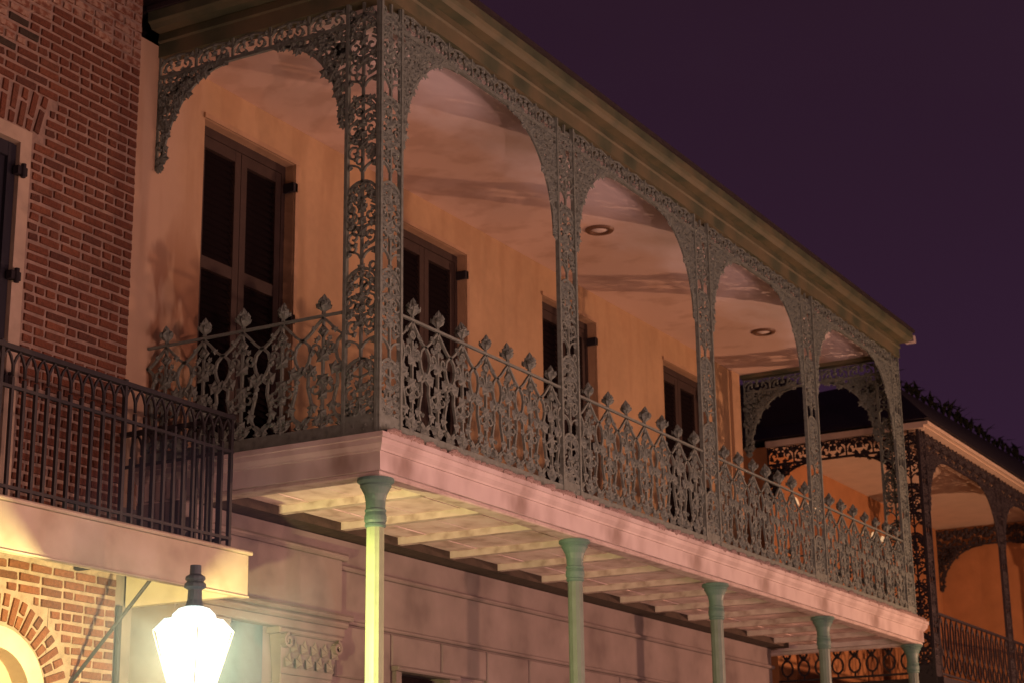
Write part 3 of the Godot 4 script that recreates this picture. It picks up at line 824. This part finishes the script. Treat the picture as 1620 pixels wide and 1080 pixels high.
func brick_house() -> void:
	var bz := WZ + 0.03
	var h := thing("brick_house", "old red brick house with pale mortar at the left edge, balcony door and brick arch", "house", Vector3(-2.0, G, -4.0))
	var ac := Vector2(-1.28, -1.75)
	# mortar core with openings for the balcony door and the arched doorway
	var st := mb()
	var dx0 := -2.62; var dx1 := -1.24
	var zc := bz - 0.004
	box(st, -7.0, dx0, G, 4.4, -8.0, zc); box(st, dx1, -0.146, -1.05, 4.4, -8.0, zc)
	box(st, dx0, dx1, 2.165, 4.4, -8.0, zc); box(st, dx0, dx1, -1.05, -0.73, -8.0, zc)
	box(st, ac.x + 0.48, -0.146, G, -1.05, -8.0, zc)
	for i in 12:                                       # stepped round the arch
		var t0 := PI * i / 12.0; var t1 := PI * (i + 1) / 12.0
		var p0 := ac + Vector2(cos(t0), sin(t0)) * 0.475; var p1 := ac + Vector2(cos(t1), sin(t1)) * 0.475
		hexa(st, [Vector3(p1.x, p1.y, zc), Vector3(p0.x, p0.y, zc), Vector3(p0.x, p0.y, -8.0), Vector3(p1.x, p1.y, -8.0), Vector3(p1.x, -1.05, zc), Vector3(p0.x, -1.05, zc), Vector3(p0.x, -1.05, -8.0), Vector3(p1.x, -1.05, -8.0)])
	box(st, dx0, ac.x - 0.475, G, -1.05, -8.0, zc)
	pw(h, "mortar_wall", st, M.mortar)
	# bricks
	var shapes := {}
	for k in 4:
		shapes["s%d" % k] = brick_mesh(0.193, 0.056, 100 + k); shapes["h%d" % k] = brick_mesh(0.088, 0.056, 120 + k); shapes["q%d" % k] = brick_mesh(0.045, 0.056, 130 + k)
	var all := []
	rng.seed = 41
	var camp := Vector3(-10.151, -2.9008, 6.7748)
	var course := 0.0735
	for r in range(-36, 57):
		var y := 0.02 + r * course
		var header := posmod(r, 6) == 2
		var x := -0.15
		var first := true
		while x > -2.75:
			var kind := "h" if header else "s"
			var w := 0.088 if header else 0.193
			if first and posmod(r, 2) == 1: kind = "q" if header else "h"; w = 0.045 if header else 0.088
			elif not header and rng.randf() < 0.06: kind = "h"; w = 0.088
			first = false
			var jy := y + rng.randf_range(-0.002, 0.002)
			for try_w in ([w, 0.088, 0.045] if w > 0.1 else [w, 0.045]):
				var cx: float = x - try_w / 2 - 0.004
				var lx: float = cx - try_w / 2
				if lx < dx1 + 0.005 and y > -0.75 and y < 2.17: continue
				if y > 2.14 and y < 2.47 and lx < -1.145 + (y - 2.16) * 0.25: continue
				if y < -0.70 and y > -0.79: continue
				var near := Vector2(clampf(ac.x, lx, cx + try_w / 2), clampf(ac.y, y - 0.028, y + 0.028))
				if (near - ac).length() < 0.715 or (y < ac.y and cx < ac.x + 0.75): continue
				var k2: String = "s" if try_w > 0.1 else "h" if try_w > 0.05 else "q"
				all.append([Vector3(cx, jy, bz), 0.0, k2 + str(rng.randi() % 4)])
				break
			x -= w + 0.021
	# splayed soldier bricks of the flat arch over the balcony door
	for k in 12:
		var bx := -1.20 - k * 0.083
		var lean := (0.5 - k / 11.0) * 0.5
		for row in 2:
			var ln := 0.193 if (k + row) % 2 == 0 else 0.088
			var yy := 2.165 + 0.012 + (0.0 if row == 0 else (0.214 if ln < 0.1 else 0.109)) + ln / 2
			all.append([Vector3(bx + lean * (yy - 2.16), yy, bz), PI / 2 - lean, ("s" if ln > 0.1 else "h") + str(k % 4)])
	# voussoirs round the arched doorway
	for ring in 2:
		var n := 25
		for k in n:
			var t := PI * (k + 0.5) / n
			var lng := (k + ring) % 2 == 0
			if ring == 1 and not lng: continue
			var rr := 0.487 + 0.06
			var ln := "h"
			if lng and ring == 0: ln = "s"; rr = 0.487 + 0.105
			if ring == 1: rr = 0.487 + 0.17; t = PI * (float(k) + 0.5) / 24.0
			if ring == 1: continue
			all.append([Vector3(ac.x + cos(t) * rr, ac.y + sin(t) * rr, bz), t, ln + str(k % 4)])
			if not lng:
				all.append([Vector3(ac.x + cos(t) * (0.487 + 0.165), ac.y + sin(t) * (0.487 + 0.165), bz), t, "h" + str((k + 1) % 4)])
	# the 300 that show largest are parts, the rest one mass
	for b in all:
		var hid := 0.0
		if b[0].y < 0.2 and b[0].y > -0.73: hid = 4.0
		if b[0].x < -1.62: hid += 6.0
		b.append(b[0].distance_to(camp) + hid)
	var order := range(all.size())
	order.sort_custom(func(p: int, q: int) -> bool: return all[p][3] < all[q][3])
	var rest := mb()
	var rest_limed := mb()
	var base := h.position
	for i in order.size():
		var b = all[order[i]]
		var c: Vector3 = b[0]
		var f := rng.randf()
		var mat: Material = M.brick[0 if f < 0.33 else 1 if f < 0.55 else 2 if f < 0.7 else 3 if f < 0.85 else 4]
		var limed := c.y > 2.95 + 0.25 * sin(c.x * 2.0 + c.y * 3.0)
		if limed: mat = M.brick_limed if rng.randf() < 0.6 else M.brick_mould
		if i < 300:
			var m := put(h, "brick", shapes[b[2]], mat, c - base)
			m.rotation.z = b[1]
		else:
			(rest_limed if limed else rest).append_from(shapes[b[2]], 0, Transform3D(Basis(Vector3.BACK, b[1]), c))
	pw(h, "brickwork", rest, M.brick[1]).set_meta("kind", "stuff")
	pw(h, "limed_brickwork", rest_limed, M.brick_limed).set_meta("kind", "stuff")
	# balcony door
	st = mb()
	box(st, dx1 - 0.105, dx1, -0.73, 2.165, bz - 0.16, bz + 0.012); box(st, dx0, dx0 + 0.105, -0.73, 2.165, bz - 0.16, bz + 0.012); box(st, dx0 + 0.105, dx1 - 0.105, 2.06, 2.165, bz - 0.16, bz + 0.012)
	var d := pw(h, "balcony_door", st, M.frame_paint)
	st = mb()
	box(st, dx0 + 0.105, dx1 - 0.105, -0.73, 2.06, bz - 0.12, bz - 0.05)
	for k in 2:
		var x0 := dx0 + 0.105 + k * 0.585
		box(st, x0 + 0.006, x0 + 0.08, -0.70, 2.04, bz - 0.05, bz - 0.02); box(st, x0 + 0.505, x0 + 0.579, -0.70, 2.04, bz - 0.05, bz - 0.02)
		for y in [-0.7, 0.6, 1.94]: box(st, x0 + 0.08, x0 + 0.505, y, y + 0.1, bz - 0.05, bz - 0.022)
	pw(d, "shutter", st, M.door_blue)
	for y in [1.84, 1.08, 0.35]:
		st = mb(); box(st, dx1 - 0.15, dx1 - 0.06, y - 0.03, y + 0.03, bz + 0.0, bz + 0.05); bar(st, Vector3(dx1 - 0.1, y - 0.05, bz + 0.05), Vector3(dx1 - 0.1, y + 0.05, bz + 0.05), 0.018, 8); pw(d, "hinge", st, M.dark)
	# arched doorway: cream surround and panel
	st = mb()
	for i in 20:
		var t0 := PI * i / 20.0; var t1 := PI * (i + 1) / 20.0
		var a0 := Vector2(cos(t0), sin(t0)); var a1 := Vector2(cos(t1), sin(t1))
		var q := []
		for e in [[a0, 0.335], [a0, 0.474], [a1, 0.474], [a1, 0.335]]:
			var v: Vector2 = ac + e[0] * e[1]
			q.append(Vector3(v.x, v.y, bz + 0.014))
		var back := Vector3(0, 0, -0.2)
		quad(st, q[0], q[1], q[2], q[3]); quad(st, q[1] + back, q[2] + back, q[2], q[1]); quad(st, q[0], q[3], q[3] + back, q[0] + back)
	box(st, ac.x + 0.335, ac.x + 0.474, G, ac.y, bz - 0.2, bz + 0.014); box(st, ac.x - 0.474, ac.x - 0.335, G, ac.y, bz - 0.2, bz + 0.014)
	var ad := pw(h, "arched_doorway", st, M.cream)
	st = mb(); box(st, ac.x - 0.36, ac.x + 0.36, G, ac.y + 0.36, bz - 0.2, bz - 0.13); pw(ad, "door", st, M.pink_panel)
	# downpipe at the corner of the house
	st = mb(); bar(st, Vector3(-0.12, G, WZ + 0.045), Vector3(-0.12, -1.02, WZ + 0.045), 0.022, 8); pw(h, "downpipe", st, M.iron_dark)

func balcony() -> void:
	var t := thing("balcony", "cream balcony slab with thin dark iron balusters on the brick house", "balcony", Vector3(-1.8, -0.74, WZ + 0.03))
	var st := mb()
	var z1 := -1.10
	var back := WZ + 0.045
	box(st, -3.7, 0.0, -1.02, -0.745, z1 - 0.06, z1)                    # front fascia
	box(st, -3.7, 0.0, -0.782, -0.735, back, z1 - 0.06); 
	pw(t, "fascia", st, M.cream)
	st = mb(); box(st, -0.06, -0.002, -1.022, -0.784, back, z1 - 0.06); pw(t, "end_beam", st, M.cream)
	st = mb(); cbox(st, -3.7, 0.02, -0.742, -0.715, z1 - 0.03, z1 + 0.03, 0.01); cbox(st, -3.7, 0.006, -1.035, -1.022, z1 - 0.05, z1 + 0.012, 0.004); pw(t, "edge_moulding", st, M.cream)
	st = mb(); box(st, -3.7, -0.02, -0.73, -0.70, back, z1 - 0.03); pw(t, "deck", st, M.dark_timber)
	var zr := z1 - 0.045
	st = mb(); box(st, -3.7, -0.15, 0.185, 0.215, zr - 0.022, zr + 0.022); box(st, -3.7, -0.15, -0.655, -0.635, zr - 0.012, zr + 0.012); box(st, -3.7, -0.15, -0.05, -0.03, zr - 0.012, zr + 0.012)
	pw(t, "rail", st, M.iron_dark)
	st = mb(); box(st, -0.19, -0.15, 0.185, 0.215, back, zr - 0.022); pw(t, "end_rail", st, M.iron_dark)
	st = mb(); box(st, -0.18, -0.16, -0.655, -0.635, back, zr - 0.012); pw(t, "end_rail", st, M.iron_dark)
	st = mb(); box(st, -0.18, -0.16, -0.05, -0.03, back, zr - 0.012)
	pw(t, "end_rail", st, M.iron_dark)
	st = mb(); box(st, -0.0105, 0.0105, 0.0, 0.72, -0.0105, 0.0105)
	var bal := done(st)
	st = mb(); box(st, -0.013, 0.013, 0.0, 0.93, -0.013, 0.013); var newel := done(st)
	st = mb()
	rib(st, [Vector2(-0.05, 0.0), Vector2(-0.046, 0.07), Vector2(-0.025, 0.12), Vector2(0, 0.152), Vector2(0.025, 0.12), Vector2(0.046, 0.07), Vector2(0.05, 0.0)], 0.014, 0.014)
	var arcm := done(st)
	var base := t.position
	for k in 34:
		var x := -0.17 - k * 0.1
		put(t, "baluster", bal if k % 11 != 0 else newel, M.iron_dark, Vector3(x, -0.70, zr) - base)
		put(t, "pointed_arch", arcm, M.iron_dark, Vector3(x - 0.05, 0.03, zr) - base)
	for k in 10:
		var z := zr - 0.1 - k * 0.1
		if z < back + 0.02: break
		put(t, "baluster", bal, M.iron_dark, Vector3(-0.17, -0.70, z) - base)
		put(t, "pointed_arch", arcm, M.iron_dark, Vector3(-0.17, 0.034, z + 0.05) - base, PI / 2)
	# iron brackets under the slab
	for bx in [-0.57, -2.3]:
		st = mb()
		box(st, bx - 0.02, bx + 0.02, -0.83, -0.785, back, z1 - 0.1)
		var o := pw(t, "bracket", st, M.iron_dark)
		st = mb(); bar(st, Vector3(bx, -0.83, z1 - 0.25), Vector3(bx, -1.6, back - 0.01), 0.013, 6); pw(o, "strut", st, M.iron_dark)

func far_house() -> void:
	var X0 := 12.76; var Z0 := -0.254; var CE := 2.62; var FL := -0.56; var FW := -2.33; var X1 := 20.2
	var h := thing("far_house", "dark roofed house with orange walls behind the far end of the gallery", "house", Vector3(16.5, G, -4.0))
	var st := mb()
	box(st, X0, 26.0, G, CE, -9.0, FW); pw(h, "wall", st, M.far_wall)
	st = mb(); box(st, X1, 26.0, FL, CE, FW, Z0 - 0.02); pw(h, "end_wall", st, M.far_wall)
	st = mb(); box(st, X0, 26.0, CE, CE + 0.05, FW, Z0 + 0.1); pw(h, "ceiling", st, M.far_ceiling)
	st = mb(); box(st, X0 - 0.06, 26.0, CE + 0.015, CE + 0.06, Z0 + 0.1, Z0 + 0.16); box(st, X0 - 0.06, X0 - 0.001, CE - 0.02, CE + 0.06, FW, Z0 + 0.1); pw(h, "eave_strip", st, M.far_ceiling)
	st = mb(); box(st, X0, 26.0, FL - 0.25, FL, FW, Z0 + 0.1); pw(h, "floor", st, M.iron_far)
	# steep hipped roof down to the gallery eave, and a lower hipped dormer towards the gallery house
	st = mb()
	var e := [Vector3(X0 - 0.1, CE + 0.09, Z0 + 0.18), Vector3(30.2, CE + 0.09, Z0 + 0.18), Vector3(30.2, CE + 0.09, -9.0), Vector3(X0 - 0.1, CE + 0.09, -9.0)]
	var r0 := Vector3(20.0, 5.3, -3.0); var r1 := Vector3(30.2, 5.5, -3.0)
	quad(st, e[0], e[1], r1, r0); quad(st, e[2], e[3], r0, r1); tri(st, e[1], e[2], r1); tri(st, e[3], e[0], r0); quad(st, e[0], e[3], e[2], e[1])
	pw(h, "main_roof", st, M.roof)
	st = mb()
	var ring := []
	for k in 4:
		var f: float = [1.0, 0.72, 0.4, 0.0][k]; var y: float = [3.2, 3.9, 4.3, 4.48][k]
		ring.append([Vector3(16.4 - 2.2 * f, y, -3.5 + 1.2 * f), Vector3(16.4 + 3.0 * f, y, -3.5 + 1.2 * f), Vector3(16.4 + 3.0 * f, y, -3.5 - 2.5 * f), Vector3(16.4 - 2.2 * f, y, -3.5 - 2.5 * f)])
	for k in 3:
		for q in 4: quad(st, ring[k][q], ring[k][(q + 1) % 4], ring[k + 1][(q + 1) % 4], ring[k + 1][q])
	pw(h, "dormer_roof", st, M.roof)
	# lit fan of three small panes over each gallery door
	var glow := StandardMaterial3D.new()
	glow.albedo_color = Color(0.8, 0.7, 0.55); glow.emission_enabled = true; glow.emission = Color(1.0, 0.88, 0.68); glow.emission_energy_multiplier = 0.5
	for grp in [[14.05, 3], [16.85, 3]]:
		st = mb(); box(st, grp[0] - 0.62, grp[0] + 0.62, FL, 1.86, FW + 0.002, FW + 0.03)
		var w := pw(h, "gallery_door", st, M.far_door)
		for k in 3:
			st = mb()
			var cx: float = grp[0] + (k - 1) * 0.42
			for i in 8:
				var a0 := PI * i / 8.0; var a1 := PI * (i + 1) / 8.0
				tri(st, Vector3(cx, 1.98, FW + 0.05), Vector3(cx + cos(a0) * 0.14, 1.98 + sin(a0) * 0.10, FW + 0.03), Vector3(cx + cos(a1) * 0.14, 1.98 + sin(a1) * 0.10, FW + 0.03))
			pw(w, "lit_window_pane", st, glow)
	# ironwork
	var lace := lace_post(0.24, CE - FL)
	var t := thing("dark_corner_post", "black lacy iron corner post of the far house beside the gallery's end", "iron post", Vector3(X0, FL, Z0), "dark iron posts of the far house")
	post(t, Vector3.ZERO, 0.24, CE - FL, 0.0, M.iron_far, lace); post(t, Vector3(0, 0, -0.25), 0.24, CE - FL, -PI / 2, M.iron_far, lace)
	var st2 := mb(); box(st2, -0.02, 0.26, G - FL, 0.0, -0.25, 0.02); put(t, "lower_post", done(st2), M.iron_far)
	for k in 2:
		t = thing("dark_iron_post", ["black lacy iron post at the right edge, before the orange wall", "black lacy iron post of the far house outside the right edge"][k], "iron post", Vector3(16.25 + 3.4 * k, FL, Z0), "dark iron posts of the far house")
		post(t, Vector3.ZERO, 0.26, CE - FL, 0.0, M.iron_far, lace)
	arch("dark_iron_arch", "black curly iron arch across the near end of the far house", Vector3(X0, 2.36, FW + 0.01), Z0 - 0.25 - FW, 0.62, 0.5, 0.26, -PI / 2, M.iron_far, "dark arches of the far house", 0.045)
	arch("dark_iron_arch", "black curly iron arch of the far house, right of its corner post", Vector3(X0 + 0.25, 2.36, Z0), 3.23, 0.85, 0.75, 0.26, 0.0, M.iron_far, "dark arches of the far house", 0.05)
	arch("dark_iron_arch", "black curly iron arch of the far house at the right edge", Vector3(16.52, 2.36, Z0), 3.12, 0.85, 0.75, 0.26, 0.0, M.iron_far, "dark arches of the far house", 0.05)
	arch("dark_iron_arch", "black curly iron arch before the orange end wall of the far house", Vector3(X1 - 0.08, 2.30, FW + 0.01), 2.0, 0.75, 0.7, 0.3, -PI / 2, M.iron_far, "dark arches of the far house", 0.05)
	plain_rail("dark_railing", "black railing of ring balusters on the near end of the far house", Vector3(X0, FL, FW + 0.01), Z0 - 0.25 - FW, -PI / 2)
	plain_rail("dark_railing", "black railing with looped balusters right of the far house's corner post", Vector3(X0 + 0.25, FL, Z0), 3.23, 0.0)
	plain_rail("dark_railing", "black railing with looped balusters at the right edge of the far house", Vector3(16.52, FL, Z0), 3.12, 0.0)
	# ferns along the ridge
	rng.seed = 15
	for k in 26:
		st = mb()
		var big := rng.randf_range(0.5, 1.25)
		for q in 11:
			var a := rng.randf() * TAU; var l := rng.randf_range(0.14, 0.32) * big
			var dir := Vector3(cos(a), 0, sin(a)); var sd := Vector3(-sin(a), 0, cos(a)) * rng.randf_range(0.02, 0.045)
			var p1 := dir * l * 0.3 + Vector3(0, l * 0.75, 0); var p2 := dir * l * 0.95 + Vector3(0, l * rng.randf_range(0.55, 1.1), 0)
			quad(st, sd * 0.5, -sd * 0.5, p1 - sd, p1 + sd); tri(st, p1 + sd, p1 - sd, p2)
			quad(st, -sd * 0.5, sd * 0.5, p1 + sd, p1 - sd); tri(st, p1 - sd, p1 + sd, p2)
		var f := put(self, nm("fern_tuft"), done(st), M.fern, Vector3(20.1 + k * 0.37 + rng.randf_range(-0.1, 0.1), 5.28 + 0.0075 * k, -3.0))
		f.set_meta("label", "dark fern tuft growing along the ridge of the far roof"); f.set_meta("category", "plant"); f.set_meta("group", "fern tufts on the far roof")

func plain_rail(called: String, label: String, a: Vector3, w: float, turn: float) -> void:
	var t := thing(called, label, "railing", a, "dark railings of the far house")
	t.rotation.y = turn
	var st := mb(); box(st, 0, w, 0.80, 0.83, -0.016, 0.016); put(t, "top_rail", done(st), M.iron_far)
	st = mb(); box(st, 0, w, 0.05, 0.075, -0.012, 0.012); put(t, "bottom_rail", done(st), M.iron_far)
	st = mb()
	rib(st, arc(Vector2(0, 0.55), 0.07, 0.22, 0.0, TAU, 14), 0.022, 0.018); rib(st, arc(Vector2(0, 0.22), 0.075, 0.1, 0.0, TAU, 10), 0.022, 0.018)
	rib(st, [Vector2(0, 0.77), Vector2(0, 0.82)], 0.02, 0.018); rib(st, [Vector2(0, 0.06), Vector2(0, 0.12)], 0.02, 0.018)
	leaf(st, Vector2(0, 0.33), PI / 2, 0.06); leaf(st, Vector2(0.0, 0.75), -PI / 2, 0.05)
	var bm := done(st)
	var n := int(w / 0.22)
	for k in n: put(t, "baluster", bm, M.iron_far, Vector3((k + 0.5) * w / n, 0, 0))
